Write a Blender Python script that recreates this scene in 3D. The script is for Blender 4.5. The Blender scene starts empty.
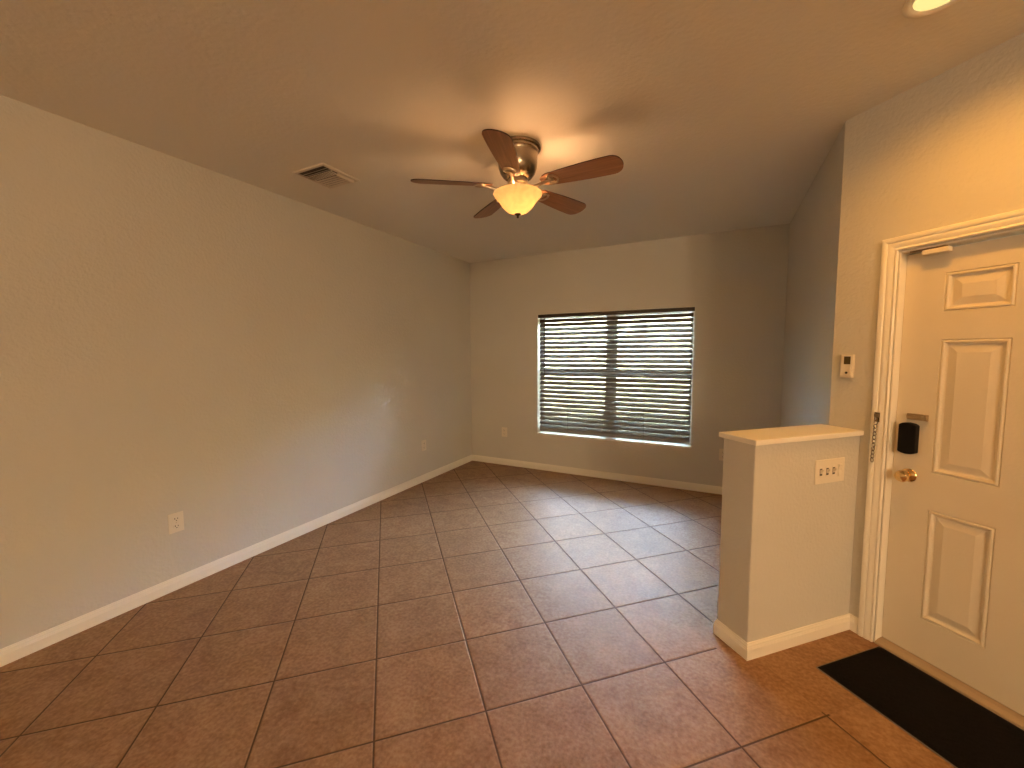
import bpy, math, random
from mathutils import Vector, Matrix, noise
random.seed(7)
sc = bpy.context.scene
COL = sc.collection
PI = math.pi

# ------------------------------------------------------------------ camera
CAMH = 1.52
FPX = 406.11
PIT, ROL, YAW = math.radians(4.3356), math.radians(-0.235), math.radians(26.994)
F = Vector((-math.sin(YAW)*math.cos(PIT), math.cos(YAW)*math.cos(PIT), -math.sin(PIT)))
R = Vector((math.cos(YAW), math.sin(YAW), 0)); U = R.cross(F)
R2 = R*math.cos(ROL) + U*math.sin(ROL); U2 = -R*math.sin(ROL) + U*math.cos(ROL)
cam = bpy.data.cameras.new('camera'); camo = bpy.data.objects.new('camera', cam); COL.objects.link(camo)
camo.matrix_world = Matrix(((R2.x, U2.x, -F.x, 0), (R2.y, U2.y, -F.y, 0), (R2.z, U2.z, -F.z, CAMH), (0, 0, 0, 1)))
cam.sensor_fit = 'HORIZONTAL'; cam.sensor_width = 36; cam.lens = FPX/1024*36; cam.clip_start = 0.03; cam.clip_end = 200
sc.camera = camo

# ------------------------------------------------------------------ world, sun, exposure
sc.view_settings.view_transform = 'Standard'; sc.view_settings.look = 'None'
sc.view_settings.gamma = 1.0; sc.view_settings.use_curve_mapping = False
EXPOSURE = 1.0
sc.view_settings.exposure = EXPOSURE
SKY_STRENGTH = 50.0
w = bpy.data.worlds.new('sky'); sc.world = w; w.use_nodes = True
nt = w.node_tree; nt.nodes.clear()
sky = nt.nodes.new('ShaderNodeTexSky'); sky.sky_type = 'NISHITA'; sky.sun_disc = False
sky.sun_elevation = math.radians(32); sky.sun_rotation = math.radians(190); sky.air_density = 1.0; sky.dust_density = 1.0
bgn = nt.nodes.new('ShaderNodeBackground'); bgn.inputs['Strength'].default_value = SKY_STRENGTH
wo = nt.nodes.new('ShaderNodeOutputWorld')
hz = nt.nodes.new('ShaderNodeMix'); hz.data_type = 'RGBA'; hz.inputs['Factor'].default_value = .75
hz.inputs['B'].default_value = (.30, .30, .285, 1)      # thin bright cloud over the blue
nt.links.new(sky.outputs[0], hz.inputs['A']); nt.links.new(hz.outputs['Result'], bgn.inputs[0]); nt.links.new(bgn.outputs[0], wo.inputs[0])
sun = bpy.data.lights.new('sun', 'SUN'); sun.energy = 20.0; sun.angle = math.radians(1); sun.color = (1.0, .86, .6)
suno = bpy.data.objects.new('sun', sun); COL.objects.link(suno)
suno.rotation_euler = Vector((0.25, 1.0, -0.62)).to_track_quat('-Z', 'Y').to_euler()   # comes from behind the house
suno.location = (0, -5, 8)

# light levels of the lamps (placed with the lamps themselves)
FAN_W, FAN_COL = 14.0, (1.0, .50, .21)
FANGLOW = 0.10
ENTRY_W, ENTRY_COL = 31.0, (1.0, .42, .055)
FILL_W, FILL_COL = 530.0, (1.0, .68, .385)  # added fill globes behind the camera

# ------------------------------------------------------------------ room measures
XL, YB, HC, XR = -3.098, 4.816, 2.761, .569
P = Vector((XR, 2.8627, 0))
S2 = math.sqrt(.5)
MD = Matrix(((S2, S2, 0, P.x), (-S2, S2, 0, P.y), (0, 0, 1, 0), (0, 0, 0, 1)))   # entry wall frame: x along, y into wall, z up
TEND = 3.0                       # length of the entry wall
XE = P.x + TEND*S2; XS = 5.3; YS = P.y - TEND*S2
YR = -6.2                        # rear of the room, behind the camera
WT = .16

# ------------------------------------------------------------------ materials
def mat(name, col, rough=.5, metal=0., bump=None, vary=None, spec=None, coat=0.):
    m = bpy.data.materials.new(name); m.use_nodes = True
    n = m.node_tree; b = n.nodes['Principled BSDF']
    b.inputs['Base Color'].default_value = (*col, 1); b.inputs['Roughness'].default_value = rough
    b.inputs['Metallic'].default_value = metal
    if spec is not None: b.inputs['Specular IOR Level'].default_value = spec
    if coat: b.inputs['Coat Weight'].default_value = coat
    tc = n.nodes.new('ShaderNodeTexCoord')
    if vary:
        sc_, amt = vary
        nz = n.nodes.new('ShaderNodeTexNoise'); nz.inputs['Scale'].default_value = sc_; nz.inputs['Detail'].default_value = 4
        mr = n.nodes.new('ShaderNodeMapRange'); mr.inputs['From Min'].default_value = .3; mr.inputs['From Max'].default_value = .7
        mr.inputs['To Min'].default_value = 1-amt; mr.inputs['To Max'].default_value = 1+amt
        mx = n.nodes.new('ShaderNodeVectorMath'); mx.operation = 'SCALE'; mx.inputs[0].default_value = col
        n.links.new(tc.outputs['Object'], nz.inputs['Vector']); n.links.new(nz.outputs['Fac'], mr.inputs['Value'])
        n.links.new(mr.outputs[0], mx.inputs['Scale']); n.links.new(mx.outputs[0], b.inputs['Base Color'])
    if bump:
        sc_, dist, det = bump
        nz = n.nodes.new('ShaderNodeTexNoise'); nz.inputs['Scale'].default_value = sc_; nz.inputs['Detail'].default_value = det
        bp = n.nodes.new('ShaderNodeBump'); bp.inputs['Distance'].default_value = dist; bp.inputs['Strength'].default_value = 1
        n.links.new(tc.outputs['Object'], nz.inputs['Vector']); n.links.new(nz.outputs['Fac'], bp.inputs['Height'])
        n.links.new(bp.outputs[0], b.inputs['Normal'])
    return m

M_wall = mat('wall_paint', (.59, .575, .525), .75, bump=(55, .0035, 3), vary=(1.5, .02))
M_ceil = mat('ceiling_paint', (.76, .74, .68), .85, bump=(45, .0018, 4))
M_trim = mat('white_trim_paint', (.82, .79, .70), .38)
M_door = mat('white_door_paint', (.70, .64, .52), .42, bump=(90, .0006, 2))
M_plate = mat('ivory_plastic', (.74, .69, .58), .35)
M_dark = mat('dark_slot', (.03, .025, .02), .5)
M_nickel = mat('brushed_nickel', (.55, .47, .36), .28, 1.0)
M_pewter = mat('antique_pewter', (.30, .25, .19), .25, 1.0)
M_brass = mat('polished_brass', (.80, .58, .28), .18, 1.0)
M_bronze = mat('dark_bronze', (.10, .075, .05), .35, .9)
M_black = mat('black_plastic', (.006, .006, .007), .5, spec=.15)
M_mat = mat('black_mat_pile', (.007, .006, .006), .95, bump=(500, .003, 2), vary=(260, .6), spec=.1)
M_matedge = mat('mat_border_rubber', (.16, .13, .11), .7)
M_slat = mat('blind_slat', (.16, .157, .146), .38, vary=(9, .06))
M_rail = mat('blind_rail', (.26, .27, .27), .35)
M_valance = mat('blind_valance_wood', (.045, .028, .018), .35)
M_cord = mat('blind_cord', (.10, .09, .075), .8)
M_vinyl = mat('white_vinyl', (.85, .86, .85), .35)
M_sill = mat('white_sill', (.86, .86, .84), .25)
M_thr = mat('threshold_metal', (.42, .33, .23), .45, .3)
M_bolt = mat('aged_bolt_metal', (.40, .31, .20), .35, .8)
M_grass = mat('lawn_green', (.25, .25, .16), .9, vary=(3, .4))
M_leaf = mat('hedge_leaf', (.20, .19, .11), .7, vary=(6, .5))
M_conc = mat('concrete', (.45, .43, .40), .85, vary=(2, .1))
M_vent = mat('vent_enamel', (.62, .57, .49), .4)

def wood_mat():
    m = bpy.data.materials.new('fan_blade_wood'); m.use_nodes = True; n = m.node_tree; b = n.nodes['Principled BSDF']
    tc = n.nodes.new('ShaderNodeTexCoord'); mp = n.nodes.new('ShaderNodeMapping'); mp.inputs['Scale'].default_value = (3, 60, 30)
    nz = n.nodes.new('ShaderNodeTexNoise'); nz.inputs['Scale'].default_value = 1.2; nz.inputs['Detail'].default_value = 5
    cr = n.nodes.new('ShaderNodeValToRGB')
    cr.color_ramp.elements[0].position = .3; cr.color_ramp.elements[0].color = (.24, .115, .055, 1)
    cr.color_ramp.elements[1].position = .7; cr.color_ramp.elements[1].color = (.40, .20, .10, 1)
    n.links.new(tc.outputs['Object'], mp.inputs[0]); n.links.new(mp.outputs[0], nz.inputs['Vector'])
    n.links.new(nz.outputs['Fac'], cr.inputs[0]); n.links.new(cr.outputs[0], b.inputs['Base Color'])
    b.inputs['Roughness'].default_value = .4
    return m
M_wood = wood_mat()
M_edge = mat('fan_blade_edge', (.05, .02, .01), .5)

TILE, TU, TV, TA = .45194, -.08283, 1.58207, math.radians(44.261)
def tile_mat():
    m = bpy.data.materials.new('ceramic_floor_tile'); m.use_nodes = True; n = m.node_tree; b = n.nodes['Principled BSDF']
    L = n.links.new
    def node(t, **k):
        x = n.nodes.new(t)
        for a, v in k.items(): setattr(x, a, v)
        return x
    def M(op, a, b_=None, c=None):
        x = node('ShaderNodeMath', operation=op)
        for i, v in enumerate((a, b_, c)):
            if v is None: continue
            if isinstance(v, (int, float)): x.inputs[i].default_value = v
            else: L(v, x.inputs[i])
        return x.outputs[0]
    tc = node('ShaderNodeTexCoord'); sp = node('ShaderNodeSeparateXYZ'); L(tc.outputs['Object'], sp.inputs[0])
    x, y = sp.outputs[0], sp.outputs[1]
    ca, sa = math.cos(TA), math.sin(TA)
    u = M('ADD', M('MULTIPLY', x, ca), M('MULTIPLY', y, sa))
    v = M('ADD', M('MULTIPLY', x, -sa), M('MULTIPLY', y, ca))
    u = M('DIVIDE', M('SUBTRACT', u, TU-40*TILE), TILE); v = M('DIVIDE', M('SUBTRACT', v, TV-40*TILE), TILE)
    fu, fv = M('FRACT', u), M('FRACT', v)
    du = M('MINIMUM', fu, M('SUBTRACT', 1, fu)); dv = M('MINIMUM', fv, M('SUBTRACT', 1, fv))
    d = M('MULTIPLY', M('MINIMUM', du, dv), TILE)                      # metres to the nearest joint
    g = node('ShaderNodeMapRange'); g.interpolation_type = 'SMOOTHSTEP'
    L(d, g.inputs['Value']); g.inputs['From Min'].default_value = .0022; g.inputs['From Max'].default_value = .0047
    # glare near the entry painted in: joints toned to tile colour, kept flush
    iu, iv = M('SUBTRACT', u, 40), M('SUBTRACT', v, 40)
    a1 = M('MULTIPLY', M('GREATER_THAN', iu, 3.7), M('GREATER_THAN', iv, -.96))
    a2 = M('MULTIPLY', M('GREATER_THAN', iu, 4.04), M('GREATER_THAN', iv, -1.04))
    glare_fade = M('MULTIPLY', M('MAXIMUM', a1, a2), M('LESS_THAN', iv, .12))
    tilemask = M('MAXIMUM', g.outputs[0], M('MULTIPLY', glare_fade, .93))
    cell = node('ShaderNodeCombineXYZ'); L(M('FLOOR', u), cell.inputs[0]); L(M('FLOOR', v), cell.inputs[1])
    wn = node('ShaderNodeTexWhiteNoise'); L(cell.outputs[0], wn.inputs['Vector'])
    # per tile offset of the mottling
    va = node('ShaderNodeVectorMath', operation='SCALE'); L(wn.outputs['Color'], va.inputs[0]); va.inputs['Scale'].default_value = 20
    vb = node('ShaderNodeVectorMath', operation='ADD'); L(va.outputs[0], vb.inputs[0]); L(tc.outputs['Object'], vb.inputs[1])
    n1 = node('ShaderNodeTexNoise'); n1.inputs['Scale'].default_value = 7; n1.inputs['Detail'].default_value = 6; n1.inputs['Roughness'].default_value = .65; n1.inputs['Distortion'].default_value = .6
    L(vb.outputs[0], n1.inputs['Vector'])
    n2 = node('ShaderNodeTexNoise'); n2.inputs['Scale'].default_value = 60; n2.inputs['Detail'].default_value = 4; L(vb.outputs[0], n2.inputs['Vector'])
    f = M('ADD', M('MULTIPLY', n1.outputs['Fac'], .5), M('MULTIPLY', n2.outputs['Fac'], .5))
    cr = node('ShaderNodeValToRGB'); L(f, cr.inputs[0])
    cr.color_ramp.elements[0].position = .36; cr.color_ramp.elements[0].color = (.22, .112, .050, 1)
    cr.color_ramp.elements[1].position = .64; cr.color_ramp.elements[1].color = (.39, .235, .125, 1)
    e = cr.color_ramp.elements.new(.5); e.color = (.305, .170, .083, 1)
    tone = node('ShaderNodeVectorMath', operation='SCALE'); L(cr.outputs[0], tone.inputs[0])
    L(M('ADD', M('MULTIPLY', wn.outputs['Value'], .10), .95), tone.inputs['Scale'])
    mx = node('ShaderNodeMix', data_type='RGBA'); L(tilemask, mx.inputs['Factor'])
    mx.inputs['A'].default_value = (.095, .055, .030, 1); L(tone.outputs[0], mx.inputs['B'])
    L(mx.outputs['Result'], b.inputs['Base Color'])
    ro = M('ADD', M('MULTIPLY', n1.outputs['Fac'], .2), .40)
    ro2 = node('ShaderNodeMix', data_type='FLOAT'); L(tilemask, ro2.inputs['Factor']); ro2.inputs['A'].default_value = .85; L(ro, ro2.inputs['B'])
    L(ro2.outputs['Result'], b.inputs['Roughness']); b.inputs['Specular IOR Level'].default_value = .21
    g2 = node('ShaderNodeMapRange'); g2.interpolation_type = 'SMOOTHSTEP'
    L(d, g2.inputs['Value']); g2.inputs['From Min'].default_value = .002; g2.inputs['From Max'].default_value = .009
    hgt = M('ADD', M('MAXIMUM', g2.outputs[0], glare_fade), M('ADD', M('MULTIPLY', n1.outputs['Fac'], .45), M('MULTIPLY', n2.outputs['Fac'], .12)))
    bp = node('ShaderNodeBump'); bp.inputs['Distance'].default_value = .0022; L(hgt, bp.inputs['Height']); L(bp.outputs[0], b.inputs['Normal'])
    return m
M_tile = tile_mat()

def glass_mat():
    m = bpy.data.materials.new('window_glass'); m.use_nodes = True; n = m.node_tree; n.nodes.clear()
    o = n.nodes.new('ShaderNodeOutputMaterial'); t = n.nodes.new('ShaderNodeBsdfTransparent'); t.inputs[0].default_value = (.93, .96, .95, 1)
    g = n.nodes.new('ShaderNodeBsdfGlossy'); g.inputs['Roughness'].default_value = .02
    fr = n.nodes.new('ShaderNodeFresnel'); fr.inputs[0].default_value = 1.45; mx = n.nodes.new('ShaderNodeMixShader')
    n.links.new(fr.outputs[0], mx.inputs[0]); n.links.new(t.outputs[0], mx.inputs[1]); n.links.new(g.outputs[0], mx.inputs[2]); n.links.new(mx.outputs[0], o.inputs[0])
    return m
M_glass = glass_mat()

def bowl_mat():
    m = bpy.data.materials.new('frosted_alabaster_glass'); m.use_nodes = True; n = m.node_tree; n.nodes.clear()
    o = n.nodes.new('ShaderNodeOutputMaterial')
    tc = n.nodes.new('ShaderNodeTexCoord'); nz = n.nodes.new('ShaderNodeTexNoise'); nz.inputs['Scale'].default_value = 14; nz.inputs['Detail'].default_value = 3; nz.inputs['Distortion'].default_value = 1.2
    cr = n.nodes.new('ShaderNodeValToRGB'); cr.color_ramp.elements[0].position = .35; cr.color_ramp.elements[0].color = (.58, .48, .32, 1); cr.color_ramp.elements[1].position = .65; cr.color_ramp.elements[1].color = (.66, .56, .38, 1)
    n.links.new(tc.outputs['Object'], nz.inputs['Vector']); n.links.new(nz.outputs['Fac'], cr.inputs[0])
    tr = n.nodes.new('ShaderNodeBsdfTranslucent'); df = n.nodes.new('ShaderNodeBsdfDiffuse'); gl = n.nodes.new('ShaderNodeBsdfGlossy'); gl.inputs['Roughness'].default_value = .25
    n.links.new(cr.outputs[0], tr.inputs[0]); n.links.new(cr.outputs[0], df.inputs[0])
    m1 = n.nodes.new('ShaderNodeMixShader'); m1.inputs[0].default_value = .35; n.links.new(tr.outputs[0], m1.inputs[1]); n.links.new(df.outputs[0], m1.inputs[2])
    m2 = n.nodes.new('ShaderNodeMixShader'); m2.inputs[0].default_value = .06; n.links.new(m1.outputs[0], m2.inputs[1]); n.links.new(gl.outputs[0], m2.inputs[2])
    em = n.nodes.new('ShaderNodeEmission'); em.inputs[0].default_value = (1.0, .58, .22, 1); em.inputs[1].default_value = FANGLOW
    ad = n.nodes.new('ShaderNodeAddShader'); n.links.new(m2.outputs[0], ad.inputs[0]); n.links.new(em.outputs[0], ad.inputs[1]); n.links.new(ad.outputs[0], o.inputs[0])
    return m
M_bowl = bowl_mat()
def emis(name, col, s):
    m = bpy.data.materials.new(name); m.use_nodes = True; n = m.node_tree; n.nodes.clear()
    o = n.nodes.new('ShaderNodeOutputMaterial'); e = n.nodes.new('ShaderNodeEmission'); e.inputs[0].default_value = (*col, 1); e.inputs[1].default_value = s
    n.links.new(e.outputs[0], o.inputs[0]); return m
M_bulb = emis('lit_bulb', (1.0, .68, .26), 6.0)
M_lens = emis('lit_lamp_lens', (1.0, .74, .26), .60)

# ------------------------------------------------------------------ mesh helpers
class MB:
    def __init__(s): s.v = []; s.f = []; s.m = []; s.mi = 0
    def add(s, vs, fs, M=None):
        o = len(s.v)
        for p in vs:
            p = Vector(p); s.v.append(M @ p if M is not None else p)
        for f in fs: s.f.append([i+o for i in f]); s.m.append(s.mi)
        return s
    def box(s, a, b, M=None):
        x0, y0, z0 = [min(a[i], b[i]) for i in range(3)]; x1, y1, z1 = [max(a[i], b[i]) for i in range(3)]
        return s.add([(x0,y0,z0),(x1,y0,z0),(x1,y1,z0),(x0,y1,z0),(x0,y0,z1),(x1,y0,z1),(x1,y1,z1),(x0,y1,z1)],
                     [(0,3,2,1),(4,5,6,7),(0,1,5,4),(1,2,6,5),(2,3,7,6),(3,0,4,7)], M)
    def lathe(s, prof, n=40, M=None, cap0=False, cap1=False):
        vs = []; fs = []
        for r, z in prof:
            for k in range(n):
                a = 2*PI*k/n; vs.append((r*math.cos(a), r*math.sin(a), z))
        for i in range(len(prof)-1):
            for k in range(n):
                k2 = (k+1) % n; fs.append((i*n+k, i*n+k2, (i+1)*n+k2, (i+1)*n+k))
        if cap0: fs.append(tuple(range(n))[::-1])
        if cap1: fs.append(tuple((len(prof)-1)*n+k for k in range(n)))
        return s.add(vs, fs, M)
    def tube(s, pts, r, n=8, M=None, closed=False):
        pts = [Vector(p) for p in pts]; rs = r if isinstance(r, (list, tuple)) else [r]*len(pts)
        vs = []; fs = []; up = None; N = len(pts)
        for i, p in enumerate(pts):
            if closed: d = pts[(i+1) % N]-pts[i-1]
            else: d = pts[min(i+1, N-1)]-pts[max(i-1, 0)]
            d.normalize()
            if up is None: up = d.orthogonal().normalized()
            up = (up-d*up.dot(d)).normalized(); q = d.cross(up)
            for k in range(n):
                a = 2*PI*k/n; vs.append(p+up*math.cos(a)*rs[i]+q*math.sin(a)*rs[i])
        for i in range(N if closed else N-1):
            j = (i+1) % N
            for k in range(n):
                k2 = (k+1) % n; fs.append((i*n+k, i*n+k2, j*n+k2, j*n+k))
        if not closed:
            fs.append(tuple(range(n))[::-1]); fs.append(tuple((N-1)*n+k for k in range(n)))
        return s.add(vs, fs, M)
    def prism(s, poly, z0, z1, M=None):
        n = len(poly); vs = [(x, y, z0) for x, y in poly]+[(x, y, z1) for x, y in poly]
        fs = [tuple(range(n))[::-1], tuple(range(n, 2*n))]+[(i, (i+1) % n, n+(i+1) % n, n+i) for i in range(n)]
        return s.add(vs, fs, M)
    def sweep(s, path, prof, M=None, left=True):
        """prof = [(out, z)] swept along an XY polyline; out goes to the left of travel"""
        pts = [Vector((p[0], p[1])) for p in path]; N = len(pts); K = len(prof); vs = []; fs = []
        for i in range(N):
            ds = []
            if i > 0: ds.append((pts[i]-pts[i-1]).normalized())
            if i < N-1: ds.append((pts[i+1]-pts[i]).normalized())
            ns = [Vector((-d.y, d.x)) for d in ds]
            m = ns[0] if len(ns) == 1 else (ns[0]+ns[1])/(1+ns[0].dot(ns[1]))
            if not left: m = -m
            for o, z in prof: vs.append((pts[i].x+m.x*o, pts[i].y+m.y*o, z))
        for i in range(N-1):
            for k in range(K):
                k2 = (k+1) % K; fs.append((i*K+k, (i+1)*K+k, (i+1)*K+k2, i*K+k2))
        fs.append(tuple(range(K))); fs.append(tuple((N-1)*K+k for k in range(K))[::-1])
        return s.add(vs, fs, M)
    def mesh(s, name, mats):
        me = bpy.data.meshes.new(name); me.from_pydata([tuple(v) for v in s.v], [], s.f)
        for m in (mats if isinstance(mats, (list, tuple)) else [mats]): me.materials.append(m)
        for p, i in zip(me.polygons, s.m): p.material_index = i
        import bmesh
        bm = bmesh.new(); bm.from_mesh(me); bmesh.ops.recalc_face_normals(bm, faces=bm.faces); bm.to_mesh(me); bm.free()
        return me
def obj(name, mb, mats, parent=None, M=None, bevel=0, smooth=False, seg=2):
    me = mb.mesh(name, mats); o = bpy.data.objects.new(name, me); COL.objects.link(o)
    if parent is not None: o.parent = parent
    if M is not None: o.matrix_local = M
    if smooth:
        for p in me.polygons: p.use_smooth = True
        if smooth != 'all':
            md = o.modifiers.new('es', 'EDGE_SPLIT'); md.split_angle = math.radians(38)
    if bevel:
        md = o.modifiers.new('bv', 'BEVEL'); md.width = bevel; md.segments = seg; md.limit_method = 'ANGLE'; md.angle_limit = math.radians(35)
    return o
def tag(o, label, cat, group=None, kind=None):
    o['label'] = label; o['category'] = cat
    if group: o['group'] = group
    if kind: o['kind'] = kind
    return o
def struct(o, label=None, cat=None):
    o['kind'] = 'structure'
    if label: o['label'] = label
    if cat: o['category'] = cat
    return o
def thing(name, M, label, cat, group=None):
    o = bpy.data.objects.new(name, None); COL.objects.link(o); o.matrix_world = M; o.empty_display_size = .1
    return tag(o, label, cat, group)
def T(x, y, z): return Matrix.Translation((x, y, z))
def Rz(a): return Matrix.Rotation(a, 4, 'Z')
def Rx(a): return Matrix.Rotation(a, 4, 'X')
def Ry(a): return Matrix.Rotation(a, 4, 'Y')
def dup(root, M, label, group=None):
    r = root.copy(); COL.objects.link(r); r.matrix_world = M; r['label'] = label
    if group: r['group'] = group
    for ch in list(root.children):
        c = ch.copy(); COL.objects.link(c); c.parent = r
        for g in ch.children:
            d = g.copy(); COL.objects.link(d); d.parent = c
    return r

# ------------------------------------------------------------------ shell
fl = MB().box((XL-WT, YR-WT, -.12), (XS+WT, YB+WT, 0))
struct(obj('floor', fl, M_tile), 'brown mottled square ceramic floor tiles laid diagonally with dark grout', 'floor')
struct(obj('ceiling', MB().box((XL-WT, YR-WT, HC), (XS+WT+.3, YB+WT+.02, HC+.15)), M_ceil), 'flat painted ceiling with a fine stipple', 'ceiling')
struct(obj('wall_left', MB().box((XL-WT, YR-WT, 0), (XL, YB+WT, HC)), M_wall), 'long plain beige wall on the left', 'wall')
# back wall with window opening
WX0, WX1, WZ0, WZ1 = -2.085, -.243, .467, 2.008
b = MB()
b.box((XL, YB, 0), (WX0, YB+WT, HC)); b.box((WX1, YB, 0), (XR+WT, YB+WT, HC)); b.box((WX0, YB, 0), (WX1, YB+WT, WZ0)); b.box((WX0, YB, WZ1), (WX1, YB+WT, HC))
struct(obj('wall_back', b, M_wall), 'beige back wall around the window', 'wall')
# short right wall + entry wall
struct(obj('wall_right', MB().prism([(XR, YB), (XR, P.y), (XR+WT, P.y-.001+WT*.4142), (XR+WT, YB)], 0, HC), M_wall), 'short grey-lit wall between the back wall and the entry wall corner', 'wall')
OT0, OT1, OZ1 = .285, 1.205, 2.005     # door opening along the entry wall
b = MB()
e = WT*.4142
b.add([(0,0,0),(OT0,0,0),(OT0,WT,0),(-e+e,WT*.0+.0001,0)], [], MD)
b = MB()
b.prism([(0, 0), (OT0, 0), (OT0, WT), (e, WT)], 0, HC, MD); b.box((OT1, 0, 0), (TEND, WT, HC), MD); b.box((OT0, 0, OZ1), (OT1, WT, HC), MD)
struct(obj('wall_entry', b, M_wall), 'textured warm beige entry wall around the front door', 'wall')
struct(obj('wall_side', MB().box((XS, YR-WT, 0), (XS+WT, YS+WT, HC)), M_wall), 'side wall of the hall behind the camera', 'wall')
struct(obj('wall_hall', MB().box((XE, YS, 0), (XS, YS+WT, HC)), M_wall), 'hall wall to the right of the camera', 'wall')
struct(obj('wall_rear', MB().box((XL, YR-WT, 0), (XS, YR, HC)), M_wall), 'rear wall of the hall behind the camera', 'wall')

# half wall
HT0, HT1, HN, HZ = -.027, .163, -.730, 1.078
hw = MB().box((HT0, HN, 0), (HT1, -.0005, HZ))
struct(obj('wall_half', hw, M_wall, M=MD, bevel=.006), 'waist high half wall standing out from the entry wall beside the front door', 'half wall')
cp = MB().box((HT0-.017, HN-.017, HZ), (HT1+.017, -.0005, HZ+.026))
struct(obj('trim_1', cp, M_trim, M=MD, bevel=.004), 'white painted wooden cap on the half wall', 'ledge cap')

# baseboards
BH = .083
prof = [(0, 0), (.0135, 0), (.0135, .052), (.0115, .056), (.0115, .060), (.0095, .063), (.0085, .071), (.0050, .076), (.0045, .081), (.002, BH), (0, BH)]
struct(obj('baseboard_left', MB().sweep([(XL, YR), (XL, YB)], prof, left=False), M_trim), 'white moulded baseboard along the left wall', 'baseboard')
struct(obj('baseboard_back', MB().sweep([(XL+.0135, YB), (XR-.0135, YB)], prof, left=False), M_trim), 'white moulded baseboard under the window', 'baseboard')
struct(obj('baseboard_right', MB().sweep([(XR, YB), (XR, P.y+.06)], prof, left=False), M_trim), 'white baseboard along the short right wall', 'baseboard')
struct(obj('baseboard_half', MB().sweep([(HT0, -.001), (HT0, HN), (HT1, HN), (HT1, -.001), (.212, -.001)], prof, left=False), M_trim, M=MD), 'white moulded baseboard wrapping the half wall', 'baseboard')
struct(obj('baseboard_entry', MB().sweep([(1.275, 0), (TEND, 0)], prof, left=False), M_trim, M=MD), 'white baseboard right of the front door', 'baseboard')

# door casing (mitred), jamb, threshold
cprof = [(0, 0), (0, .010), (.003, .013), (.008, .012), (.012, .0095), (.020, .0125), (.028, .0145), (.034, .0145), (.036, .0125), (.040, .0125), (.043, .0165), (.052, .0185), (.062, .018), (.065, .014), (.065, 0)]
cL, cR, cT = .280, 1.210, 2.012
b = MB(); vs = []; fs = []; K = len(cprof)
for ww, d in cprof: vs += [(cL-ww, -d, 0), (cL-ww, -d, cT+ww), (cR+ww, -d, cT+ww), (cR+ww, -d, 0)]
for k in range(K):
    k2 = (k+1) % K
    for j in range(3): fs.append((k*4+j, k*4+j+1, k2*4+j+1, k2*4+j))
fs.append(tuple(k*4 for k in range(K))); fs.append(tuple(k*4+3 for k in range(K))[::-1])
b.add(vs, fs)
struct(obj('trim_2', b, M_trim, M=MD), 'white moulded casing around the front door', 'door casing')
b = MB()
DOFF = .045
b.box((OT0-.004, 0, 0), (OT0+.004, WT, OZ1+.002)); b.box((OT1-.004, 0, 0), (OT1+.004, WT, OZ1+.002)); b.box((OT0+.004, 0, OZ1-.006), (OT1-.004, WT, OZ1+.002))
b.box((OT0+.004, DOFF+.046, 0.02), (OT0+.018, WT, OZ1-.006)); b.box((OT1-.018, DOFF+.046, 0.02), (OT1-.004, WT, OZ1-.006))
b.box((OT0+.018, DOFF+.046, OZ1-.02), (OT1-.018, WT, OZ1-.006))
struct(obj('trim_3', b, M_trim, M=MD), 'white door jamb', 'door jamb')
b = MB(); b.sweep([(OT0+.0045, 0), (OT1-.0045, 0)], [(.006, 0), (.006, .006), (.002, .012), (-.02, .020), (-.05, .024), (-WT, .024), (-WT, 0)], left=False)
struct(obj('trim_4', b, M_thr, M=MD), 'metal door threshold', 'threshold')

# ------------------------------------------------------------------ front door (six panel)
DX0, DX1, DZ0, DZ1 = .2905, 1.1995, .028, 1.988
door = bpy.data.objects.new('door_1', None); COL.objects.link(door); door.matrix_world = MD @ T(DX0, DOFF, DZ0)
struct(door, 'white six panel front door with brass knob and black keypad lock', 'front door')
W, H = DX1-DX0, DZ1-DZ0
px = [(.148, .374), (W-.374, W-.148)]
pz = [(.198-.0, .740), (.918, 1.548), (1.674, 1.852)]
xs = [0, px[0][0], px[0][1], px[1][0], px[1][1], W]; zs = [0]+[z for a in pz for z in a]+[H]
b = MB()
for i in range(5):
    for j in range(7):
        x0, x1, z0, z1 = xs[i], xs[i+1], zs[j], zs[j+1]
        if i in (1, 3) and j in (1, 3, 5):
            rings = [(0, 0), (.004, .0045), (.009, -.002), (.014, -.002), (.020, .008), (.027, .010), (.060, .0015)]
            vs = []; fs = []
            for (ins, d) in rings:
                vs += [(x0+ins, d, z0+ins), (x1-ins, d, z0+ins), (x1-ins, d, z1-ins), (x0+ins, d, z1-ins)]
            for r in range(len(rings)-1):
                for k in range(4):
                    k2 = (k+1) % 4; fs.append((r*4+k, r*4+k2, r*4+4+k2, r*4+4+k))
            q = (len(rings)-1)*4; fs.append((q, q+1, q+2, q+3)); b.add(vs, fs)
        else: b.add([(x0, 0, z0), (x1, 0, z0), (x1, 0, z1), (x0, 0, z1)], [(0, 1, 2, 3)])
b.add([(0,0,0),(W,0,0),(W,.044,0),(0,.044,0),(0,0,H),(W,0,H),(W,.044,H),(0,.044,H)], [(0,1,2,3),(4,5,6,7),(1,2,6,5),(2,3,7,6),(3,0,4,7)])
obj('door_slab', b, M_door, door)
# knob (axis towards the room = -y)
KM = T(.357-DX0, 0, .911-DZ0) @ Rx(PI/2)
b = MB().lathe([(.0, 0), (.031, 0), (.033, .003), (.029, .008), (.014, .012), (.012, .030), (.018, .036), (.027, .044), (.029, .054), (.026, .063), (.018, .068), (.0001, .070)], 36, KM)
kn = obj('door_knob', b, M_brass, door, smooth=True); kn['label'] = 'polished brass door knob'
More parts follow.
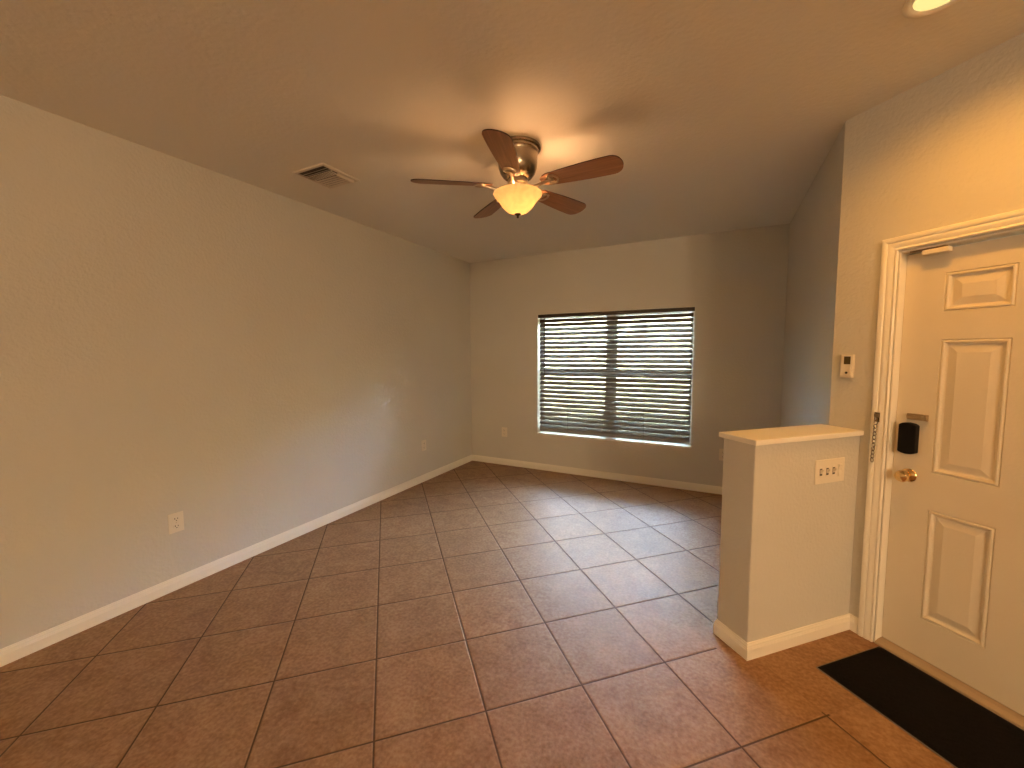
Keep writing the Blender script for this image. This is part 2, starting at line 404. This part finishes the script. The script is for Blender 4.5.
# keypad lock
lk = MB(); hw_, hh = .0350, .076
pts = [(-hw_, -hh+.008), (-hw_*.6, -hh+.001), (0, -hh-.002), (hw_*.6, -hh+.001), (hw_, -hh+.008), (hw_, hh-.010), (hw_*.6, hh-.002), (0, hh+.001), (-hw_*.6, hh-.002), (-hw_, hh-.010)]
lk.prism(pts, 0, .034, T(.353-DX0, 0, 1.097-DZ0) @ Rx(PI/2))
l_ = obj('keypad_lock', lk, M_black, door, bevel=.005); l_['label'] = 'black keypad lock body'
# slide latch above
b = MB(); lx, lz = .334-DX0, 1.188-DZ0
b.box((lx, -.004, lz), (lx+.083, 0, lz+.030)); b.box((lx+.004, -.016, lz+.007), (lx+.076, -.004, lz+.023)); b.box((lx+.062, -.020, lz+.003), (lx+.083, -.004, lz+.028))
obj('slide_latch', b, M_bolt, door, bevel=.0015)['label'] = 'small tarnished metal slide latch'
vw = MB().lathe([(.0001, 0), (.015, 0), (.015, .003), (.010, .006), (.0001, .006)], 24, T(.716-DX0, 0, 1.690-DZ0) @ Rx(PI/2))
obj('door_viewer', vw, M_dark, door, smooth=True)['label'] = 'dark door viewer'
sw = MB().box((.004, .002, -.022), (W-.004, .012, 0)); obj('door_sweep', sw, M_thr, door)
sp = MB().box((OT0-DX0+.0005, .006, .11), (OT0-DX0+.0053, .030, .165)); obj('strike_plate', sp, M_bronze, door)

# sensor at the head of the door
sn = thing('door_sensor', MD @ T(.371, -.004, 1.968), 'small white contact sensor on the front door top edge under the casing', 'door sensor')
obj('sensor_body', MB().box((0, 0, 0), (.096, .030, .022)), M_plate, sn, bevel=.003)
obj('gap_shade_strip', MB().box((-.05, .008, .0215), (.080, .028, .0300)), M_pewter, sn)  # dark strip standing in for the shaded gap beside the sensor

# chain lock on the casing
ch = thing('door_chain', MD @ T(.244, -.0185, 1.20), 'short steel chain hanging from its bracket on the white door casing', 'door chain')
b = MB(); b.box((-.012, -.003, -.037), (.012, 0, .012)); b.box((-.008, -.012, -.012), (.010, -.003, .006)); b.tube([(.0, -.010, -.016), (.004, -.014, -.022), (0, -.012, -.030)], .004, 8)
obj('chain_bracket', b, M_pewter, ch, bevel=.001)
for k in range(11):
    z = -.040-k*.0195; a = k % 2
    pts = []
    for i in range(14):
        t = 2*PI*i/14; lx_ = math.cos(t)*.0065; lz_ = math.sin(t)*.0125
        pts.append((lx_, 0, lz_) if a == 0 else (lx_*.5, lx_*.86, lz_))
    b = MB().tube(pts, .0019, 6, T(-.0006*k, -.0085, z), closed=True)
    obj('chain_link', b, M_pewter, ch, smooth='all')

# ------------------------------------------------------------------ doormat
dm = thing('doormat', MD @ T(.318, -.462, 0), 'black rectangular doormat on the tiles in front of the white door', 'doormat')
obj('mat_border', MB().box((-.004, -.004, 0), (.80, .450, .005)), M_matedge, dm, bevel=.001)
g = MB(); nx, ny = 60, 32; vs = []; fs = []
for j in range(ny+1):
    for i in range(nx+1):
        x = .796*i/nx; y = .446*j/ny; edge = min(i, nx-i, j, ny-j)
        vs.append((x, y, .005 if edge == 0 else .0095+.0012*random.random()))
for j in range(ny):
    for i in range(nx): q = j*(nx+1)+i; fs.append((q, q+1, q+nx+2, q+nx+1))
g.add(vs, fs); obj('mat_pile', g, M_mat, dm)

# ------------------------------------------------------------------ small wall fittings
def outlet(M, label):
    t = thing('wall_outlet', M, label, 'electrical outlet', 'wall outlets')
    obj('cover_plate', MB().box((-.042, -.006, -.064), (.042, 0, .064)), M_plate, t, bevel=.003)
    for s in (-1, 1):
        b = MB()
        pts = []
        for i in range(20):
            a = 2*PI*i/20; pts.append((max(-.017, min(.017, .020*math.cos(a))), .0155*math.sin(a)))
        b.prism(pts, 0, .003, T(0, -.006, s*.024) @ Rx(PI/2)); rc = obj('receptacle', b, M_plate, t)
        b = MB(); b.box((-.0095, -.0096, s*.024-.001), (-.0060, -.009, s*.024+.009)); b.box((.0060, -.0096, s*.024-.001), (.0095, -.009, s*.024+.007)); b.box((-.0028, -.0096, s*.024-.011), (.0028, -.009, s*.024-.006))
        obj('socket_slot', b, M_dark, rc)
    obj('plate_screw', MB().lathe([(.0001, 0), (.003, 0), (.003, .0012), (.0001, .0015)], 12, T(0, -.006, 0) @ Rx(PI/2)), M_nickel, t)
    return t
MLW = T(XL, 0, 0) @ Rz(PI/2)      # local -y faces the room (+x)
o1 = outlet(T(XL, 1.285, .438) @ Rz(PI/2), 'ivory wall outlet on the long left wall nearest the camera')
dup(o1, T(XL, 3.762, .432) @ Rz(PI/2), 'ivory wall outlet on the left wall close to the far corner')
dup(o1, T(-2.57, YB, .452), 'ivory wall outlet on the back wall left of the window')
dup(o1, T(.073, YB, .432), 'ivory wall outlet on the back wall peeking out behind the half wall')

# switch plate on the half wall (front face x = HT1 ; outward +x)
MS = MD @ T(HT1, -.224, .9055) @ Rz(PI/2)
st = thing('switch_plate', MS, 'ivory four gang light switch plate on the half wall face', 'light switches')
obj('cover_plate', MB().box((-.106, -.007, -.063), (.106, 0, .063)), M_plate, st, bevel=.003)
for k in range(4):
    x = -.069+.046*k
    if k < 3:
        b = MB().box((x-.010, -.0085, -.026), (x+.010, -.007, .026)); f_ = obj('switch_frame', b, M_plate, st)
        b = MB().prism([(-.0, -.010), (.016, .010), (.016, .019), (-.0, .012)], -.0062, .0062, T(x, -.0085, 0) @ Matrix(((0, 0, 1, 0), (-1, 0, 0, 0), (0, 1, 0, 0), (0, 0, 0, 1))))
        tg = obj('toggle', b, M_plate, f_, bevel=.0012)
        b = MB(); b.box((x-.0085, -.0089, -.018), (x+.0085, -.0085, .018)); obj('toggle_slot', b, M_dark, f_)
    else:
        b = MB(); b.box((x-.016, -.0082, -.034), (x+.016, -.007, .034)); f_ = obj('rocker_frame', b, M_plate, st)
        b = MB().prism([(0, -.031), (0, .031), (.006, .031), (.001, 0), (.004, -.031)], -.013, .013, T(x, -.0082, 0) @ Matrix(((0, 0, 1, 0), (-1, 0, 0, 0), (0, 1, 0, 0), (0, 0, 0, 1))))
        obj('rocker', b, M_plate, f_, bevel=.001)

# small control on the entry wall
wc = thing('wall_control', MD @ T(.086, 0, 1.443), 'cream wall control with a small dark display left of the door casing', 'wall control')
obj('control_body', MB().box((-.032, -.020, -.063), (.032, 0, .063)), M_plate, wc, bevel=.005)
obj('display', MB().box((-.012, -.0215, .010), (.020, -.0198, .052)), mat('display_glass', (.10, .075, .03), .2), wc)
obj('button', MB().lathe([(.0001, 0), (.0065, 0), (.0065, .002), (.0001, .0028)], 18, T(.004, -.020, -.036) @ Rx(PI/2)), M_dark, wc)
obj('lower_cover', MB().box((-.024, -.0225, -.054), (.024, -.0198, .002)), M_plate, wc, bevel=.0015)
obj('lower_button', MB().lathe([(.0001, 0), (.0065, 0), (.0065, .002), (.0001, .0028)], 18, T(.004, -.0226, -.036) @ Rx(PI/2)), M_dark, wc)

# ------------------------------------------------------------------ window
win = bpy.data.objects.new('window_1', None); COL.objects.link(win); win.matrix_world = T(WX0, YB, WZ0)
struct(win, 'wide double window in the back wall behind a dark blind', 'window')
WW, WH = WX1-WX0, WZ1-WZ0
obj('window_sill', MB().box((.0015, -.004, .0005), (WW-.0015, .112, .018)), M_sill, win, bevel=.003)
FY0, FY1 = .112, .155
b = MB()
def frame(b, x0, x1, z0, z1, t, y0, y1):
    b.box((x0, y0, z0), (x0+t, y1, z1)); b.box((x1-t, y0, z0), (x1, y1, z1)); b.box((x0+t, y0, z0), (x1-t, y1, z0+t)); b.box((x0+t, y0, z1-t), (x1-t, y1, z1))
frame(b, .001, WW-.001, .001, WH-.001, .022, FY0, FY1)
MX = WW/2
b.box((MX-.042, FY0-.012, .024), (MX+.042, FY1, WH-.024))
obj('window_frame', b, M_vinyl, win)
for x0, x1 in ((.023, MX-.042), (MX+.042, WW-.023)):
    b = MB(); zm = .80
    frame(b, x0, x1, .023, zm+.030, .026, FY0+.002, FY0+.020); frame(b, x0, x1, zm-.030, WH-.023, .026, FY0+.022, FY0+.040)
    b.box((x0+.026, FY0+.002, zm-.034), (x1-.026, FY0+.020, zm+.004)); b.box((x0+.026, FY0+.022, zm-.004), (x1-.026, FY0+.040, zm+.034))
    s_ = obj('sash', b, M_vinyl, win)
    for (z0, z1, yy) in ((.049, zm-.034, FY0+.011), (zm+.034, WH-.049, FY0+.031)):
        obj('window_glass', MB().box((x0+.026, yy-.002, z0), (x1-.026, yy+.002, z1)), M_glass, s_)
obj('reveal_lining', MB().box((.0005, .001, .019), (.003, .111, WH-.001)).box((WW-.003, .001, .019), (WW-.0005, .111, WH-.001)), M_sill, win)

# venetian blind
BX0, BX1 = -2.062, -.262
bl = thing('window_blind', T(BX0, YB+.042, WZ0+.02), 'wide dark slatted blind hanging in the window recess, slats half closed', 'window blind')
BW = BX1-BX0; ZT = WZ1-(WZ0+.02)
obj('head_rail', MB().box((0, -.024, ZT-.103), (BW, .024, ZT-.061)), M_valance, bl)
obj('valance', MB().box((-.018, -.036, ZT-.043), (BW+.014, -.022, ZT-.001)), M_valance, bl, bevel=.002)
for k in range(4):
    obj('valance_clip', MB().box((BW*(.05+.30*k)-.012, -.040, ZT-.012), (BW*(.05+.30*k)+.012, -.0365, ZT-.001)), M_bronze, bl)
NS = 24; pitch = .0568; wid = .0635; tilt = math.radians(49)
for k in range(NS):
    z = ZT-.128-k*pitch
    b = MB(); vs = []; fs = []; nj = 6; ni = 12
    for i in range(ni+1):
        x = BW*i/ni; sag = -.0035*math.sin(PI*((i/ni*2.6) % 1.0))*random.uniform(.5, 1.0)
        for side in (0, 1):
            for j in range(nj+1):
                q = (j/nj-.5); y = q*wid; zz = .004*(1-4*q*q)-.002 - side*.0026
                Y = y*math.cos(tilt)-zz*math.sin(tilt); Z = y*math.sin(tilt)+zz*math.cos(tilt)
                vs.append((x, Y, z+Z+sag))
    r = 2*(nj+1)
    for i in range(ni):
        for j in range(nj):
            a = i*r+j; fs.append((a, a+1, a+1+r, a+r)); a2 = a+nj+1; fs.append((a2, a2+r, a2+1+r, a2+1))
        fs.append((i*r, i*r+r, i*r+nj+1+r, i*r+nj+1)); fs.append((i*r+nj, i*r+2*nj+1, i*r+2*nj+1+r, i*r+nj+r))
    for i in (0, ni):
        for j in range(nj): a = i*r+j; fs.append((a, a+1, a+nj+2, a+nj+1))
    b.add(vs, fs); obj('slat', b, M_slat, bl, smooth=True)
zb = .043
obj('bottom_rail', MB().add([(0,-.010,zb+.022),(0,.034,zb+.010),(0,.030,zb-.012),(0,-.018,zb-.022),(BW,-.010,zb+.022),(BW,.034,zb+.010),(BW,.030,zb-.012),(BW,-.018,zb-.022)],[(0,1,2,3),(7,6,5,4),(0,4,5,1),(1,5,6,2),(2,6,7,3),(3,7,4,0)]), M_rail, bl, M=T(0, 0, 0), bevel=.004)
for fx in (.215, .725):
    b = MB()
    b.tube([(BW*fx, -.027, ZT-.100), (BW*fx, -.027, zb)], .0016, 6); b.tube([(BW*fx, .027, ZT-.100), (BW*fx, .027, zb)], .0016, 6)
    obj('ladder_cord', b, M_cord, bl)
obj('tilt_wand', MB().tube([(.075, -.038, ZT-.05), (.075, -.039, ZT-.30), (.075, -.040, ZT-.80)], .0045, 8), M_valance, bl)

# ------------------------------------------------------------------ ceiling fan
FX, FY, FZ = -1.128, 2.302, 2.537
fan = thing('ceiling_fan', T(FX, FY, HC), 'five blade flush mount ceiling fan with wooden blades and a lit bowl', 'ceiling fan')
dz = lambda z: z-HC
prof = [(.0001, 0), (.140, 0), (.142, -.006), (.138, -.014), (.128, -.018), (.127, -.030), (.123, -.034), (.120, -.050), (.119, -.090), (.116, -.120), (.106, -.150), (.090, -.172), (.072, -.184), (.060, -.188), (.0001, -.188)]
obj('motor_housing', MB().lathe(prof, 56), M_pewter, fan, smooth=True)['label'] = 'shiny pewter drum shaped motor housing'
prof = [(.0001, -.188), (.056, -.188), (.062, -.196), (.062, -.214), (.050, -.222), (.046, -.236), (.056, -.246), (.060, -.258), (.0001, -.258)]
obj('switch_housing', MB().lathe(prof, 40), M_nickel, fan, smooth=True)
PH = math.radians(286.4); pit = math.radians(14)
zi = FZ-HC
for k in range(5):
    a = PH+k*2*PI/5
    MBl = Rz(a)
    outl = []
    r0, r1 = .155, .638
    def halfw(s):
        return .046+.028*math.sin(min(1, s/.88)*PI/2)
    n_ = 34; up = []
    for i in range(n_+1):
        s = math.sin(i/n_*PI/2); x = r0+(r1-r0)*s
        h = halfw(s)
        if s > .86:
            q = (s-.86)/.14; h *= max(0, 1-q**2.4)**.5
        if s < .10:
            q = 1-s/.10; h *= (1-.55*q*q)
        up.append((x, h))
    poly = up+[(x, -h) for x, h in reversed(up) if h > 1e-5]
    MPt = T(0, 0, zi) @ Rx(-pit)
    b = MB(); b.prism(poly, -.003, .003, None)
    b.m = [1 if len(f) == 4 else 0 for f in b.f]
    bo = obj('fan_blade', b, [M_wood, M_edge], fan, M=MBl @ MPt)
    # blade iron under the blade, curved arm from the motor with a ring end
    b = MB()
    for s in (-1, 1):
        b.tube([(.215, s*.004, -.008), (.205, s*.022, -.009), (.222, s*.037, -.008), (.248, s*.030, -.0075), (.262, s*.008, -.007), (.262, 0, -.007)], [.006, .007, .008, .007, .006, .006], 8)
    b.tube([(.055, 0, -.010), (.085, 0, -.022), (.115, 0, -.028), (.150, 0, -.022), (.185, 0, -.012), (.225, 0, -.008)], [.013, .012, .011, .010, .009, .007], 10)
    b.prism([(.198, -.03), (.236, -.036), (.236, .036), (.198, .03)], -.005, -.0032)
    obj('blade_iron', b, M_nickel, bo, smooth=True)['label'] = 'scrolled metal blade arm'
# glass bowl
bz = lambda z: z-HC
outer = [(.147, 2.492), (.149, 2.487), (.145, 2.480), (.137, 2.470), (.124, 2.457), (.113, 2.444), (.104, 2.430), (.095, 2.416), (.083, 2.402), (.066, 2.388), (.044, 2.377), (.020, 2.371), (.006, 2.370)]
inner = [(max(.005, r-.005), z+.0035) for r, z in outer][::-1]
ring = outer+inner+[outer[0]]
bowl = obj('light_bowl', MB().lathe([(r, bz(z)) for r, z in ring], 64), M_bowl, fan, smooth='all'); bowl['label'] = 'glowing cream alabaster glass bowl'
obj('bowl_finial', MB().lathe([(.0001, bz(2.376)), (.020, bz(2.374)), (.019, bz(2.368)), (.009, bz(2.362)), (.006, bz(2.358)), (.008, bz(2.353)), (.005, bz(2.347)), (.0001, bz(2.346))], 24), M_bronze, bowl, smooth=True)['label'] = 'dark bronze finial under the bowl'
BXo, BYo, BZo = .034, .017, 2.445
obj('light_bulb', MB().lathe([(.0001, -.024), (.012, -.021), (.020, -.010), (.022, .002), (.017, .014), (.009, .024), (.009, .040)], 20, T(BXo, BYo, bz(BZo))), M_bulb, fan, smooth='all')
def lamp(name, kind, e, col, parent, M, **k):
    l = bpy.data.lights.new(name, kind); l.energy = e; l.color = col
    for a, v in k.items(): setattr(l, a, v)
    o = bpy.data.objects.new(name, l); COL.objects.link(o); o.parent = parent; o.matrix_local = M
    return o
lamp('bulb_light', 'POINT', FAN_W, FAN_COL, fan, T(BXo, BYo, bz(BZo)), shadow_soft_size=.03)

# ------------------------------------------------------------------ ceiling air vent
av = thing('air_vent', T(-2.487, 2.038, HC), 'square cream metal air register set in the ceiling near the left wall', 'air vent')
A, B, t_ = .150, .152, .020
b = MB(); vs = []; fs = []
for (x, y, z) in ((A, B, 0), (A-.003, B-.003, -.007), (A-t_, B-t_, -.010), (A-t_, B-t_, .0)):
    vs += [(-x, -y, z), (x, -y, z), (x, y, z), (-x, y, z)]
for r_ in range(3):
    for k in range(4): k2 = (k+1) % 4; fs.append((r_*4+k, r_*4+k2, r_*4+4+k2, r_*4+4+k))
b.add(vs, fs); obj('vent_frame', b, M_vent, av)
obj('duct_opening', MB().box((-A+t_, -B+t_, -.0012), (A-t_, B-t_, -.0002)), M_dark, av)
def louver(x0, x1, y0, y1, ang, along, L_=.011):
    b = MB()
    if along == 'x': b.box((x0, -.0006, -L_), (x1, .0006, L_), T(0, (y0+y1)/2, -.012) @ Rx(ang))
    else: b.box((-.0006, y0, -L_), (.0006, y1, L_), T((x0+x1)/2, 0, -.012) @ Ry(ang))
    return obj('louver', b, M_vent, av)
ix, iy = A-t_, B-t_
for y in (-.104, -.080): louver(-ix, ix, y, y, math.radians(-62), 'x', .012)
obj('divider_bar', MB().box((-ix, -.064, -.013), (ix, -.061, -.009)), M_vent, av)
for k in range(12): louver(-ix+.016+k*.0205, -ix+.016+k*.0205, -.061, -.008, 0, 'y', .0035)
obj('divider_bar', MB().box((-ix, -.008, -.013), (ix, -.005, -.009)), M_vent, av)
for k in range(5): louver(-ix, ix-.02, .014+k*.0255, .014+k*.0255, math.radians(68), 'x', .0065)
louver(ix-.010, ix-.010, -.012, iy, math.radians(35), 'y', .012)

# ------------------------------------------------------------------ recessed downlights
def downlight(x, y, label, e, col, spot=True):
    t = thing('recessed_light', T(x, y, HC), label, 'ceiling light', None)
    obj('trim_ring', MB().lathe([(.096, 0), (.096, -.004), (.088, -.007), (.074, -.005), (.070, -.001), (.068, -.0005), (.068, 0)], 48), M_trim, t, smooth=True)
    obj('lamp_lens', MB().lathe([(.0001, -.004), (.045, -.0035), (.068, -.0008)], 48), M_lens, t, smooth='all')
    lamp('lamp_light', 'SPOT', e, col, t, T(0, 0, -.02), shadow_soft_size=.06, spot_size=math.radians(165), spot_blend=1.0)
    return t
downlight(.648, 2.030, 'lit round recessed ceiling light at the top edge of the photo above the entry', ENTRY_W, ENTRY_COL)
downlight(1.36, 1.00, 'lit recessed ceiling light further back over the entry hall', ENTRY_W*.25, ENTRY_COL)

def globe(x, y, z, label, e=FILL_W):  # unseen lamp added behind the camera to fill the room with light
    t = thing('fill_light', T(x, y, HC), label, 'added fill light', None)
    obj('canopy', MB().lathe([(.0001, 0), (.065, 0), (.060, -.018), (.010, -.028), (.0001, -.028)], 32), M_nickel, t, smooth=True)
    obj('cord', MB().tube([(0, 0, -.02), (0, 0, z-HC+.14)], .003, 8), M_black, t)
    obj('fill_globe', MB().lathe([(.030, .135), (.060, .125), (.105, .085), (.134, .02), (.134, -.03), (.105, -.085), (.060, -.120), (.0001, -.135)], 32, T(0, 0, z-HC)), emis('fill_globe_glow', FILL_COL, .335*e), t, smooth='all')
    return t
globe(3.4, -3.4, 2.1, 'added unseen fill globe at the far side of the rear hall', FILL_W*1.15)
globe(3.0, -4.2, 2.1, 'added unseen fill globe in the right rear of the hall', FILL_W*.75)
globe(-1.6, -4.2, 2.1, 'added unseen fill globe in the left rear of the room', FILL_W*.12)


# ------------------------------------------------------------------ outdoors beyond the blind
struct(obj('ground', MB().box((-25, YB+WT+.02, -.25), (25, 40, -.15)), M_grass), 'lawn outside the window', 'lawn')
struct(obj('path', MB().box((-8, YB+WT+.8, -.15), (6, YB+WT+2.2, -.13)), M_conc), 'concrete path outside the window', 'path')
def hedge(x0, x1, y, h, label):
    b = MB(); nx_, nz_ = 120, 30; vs = []; fs = []
    for i in range(nx_+1):
        for j in range(nz_+1):
            x = x0+(x1-x0)*i/nx_; a = PI*j/nz_
            yy = -math.cos(a)*.9; zz = (math.sin(a)**.5)*h
            p = Vector((x*1.5, yy*1.5, zz*1.5)); d = noise.noise(p)*.35+noise.noise(p*3)*.15
            vs.append((x, y+yy*(1+d), -.15+max(0, zz*(1+d*.6))))
    for i in range(nx_):
        for j in range(nz_): q = i*(nz_+1)+j; fs.append((q, q+1, q+nz_+2, q+nz_+1))
    b.add(vs, fs); return tag(obj('hedge', b, M_leaf), label, 'hedge')
hedge(-18, 14, 11.0, 3.9, 'green hedge far outside the window, seen through the blind')
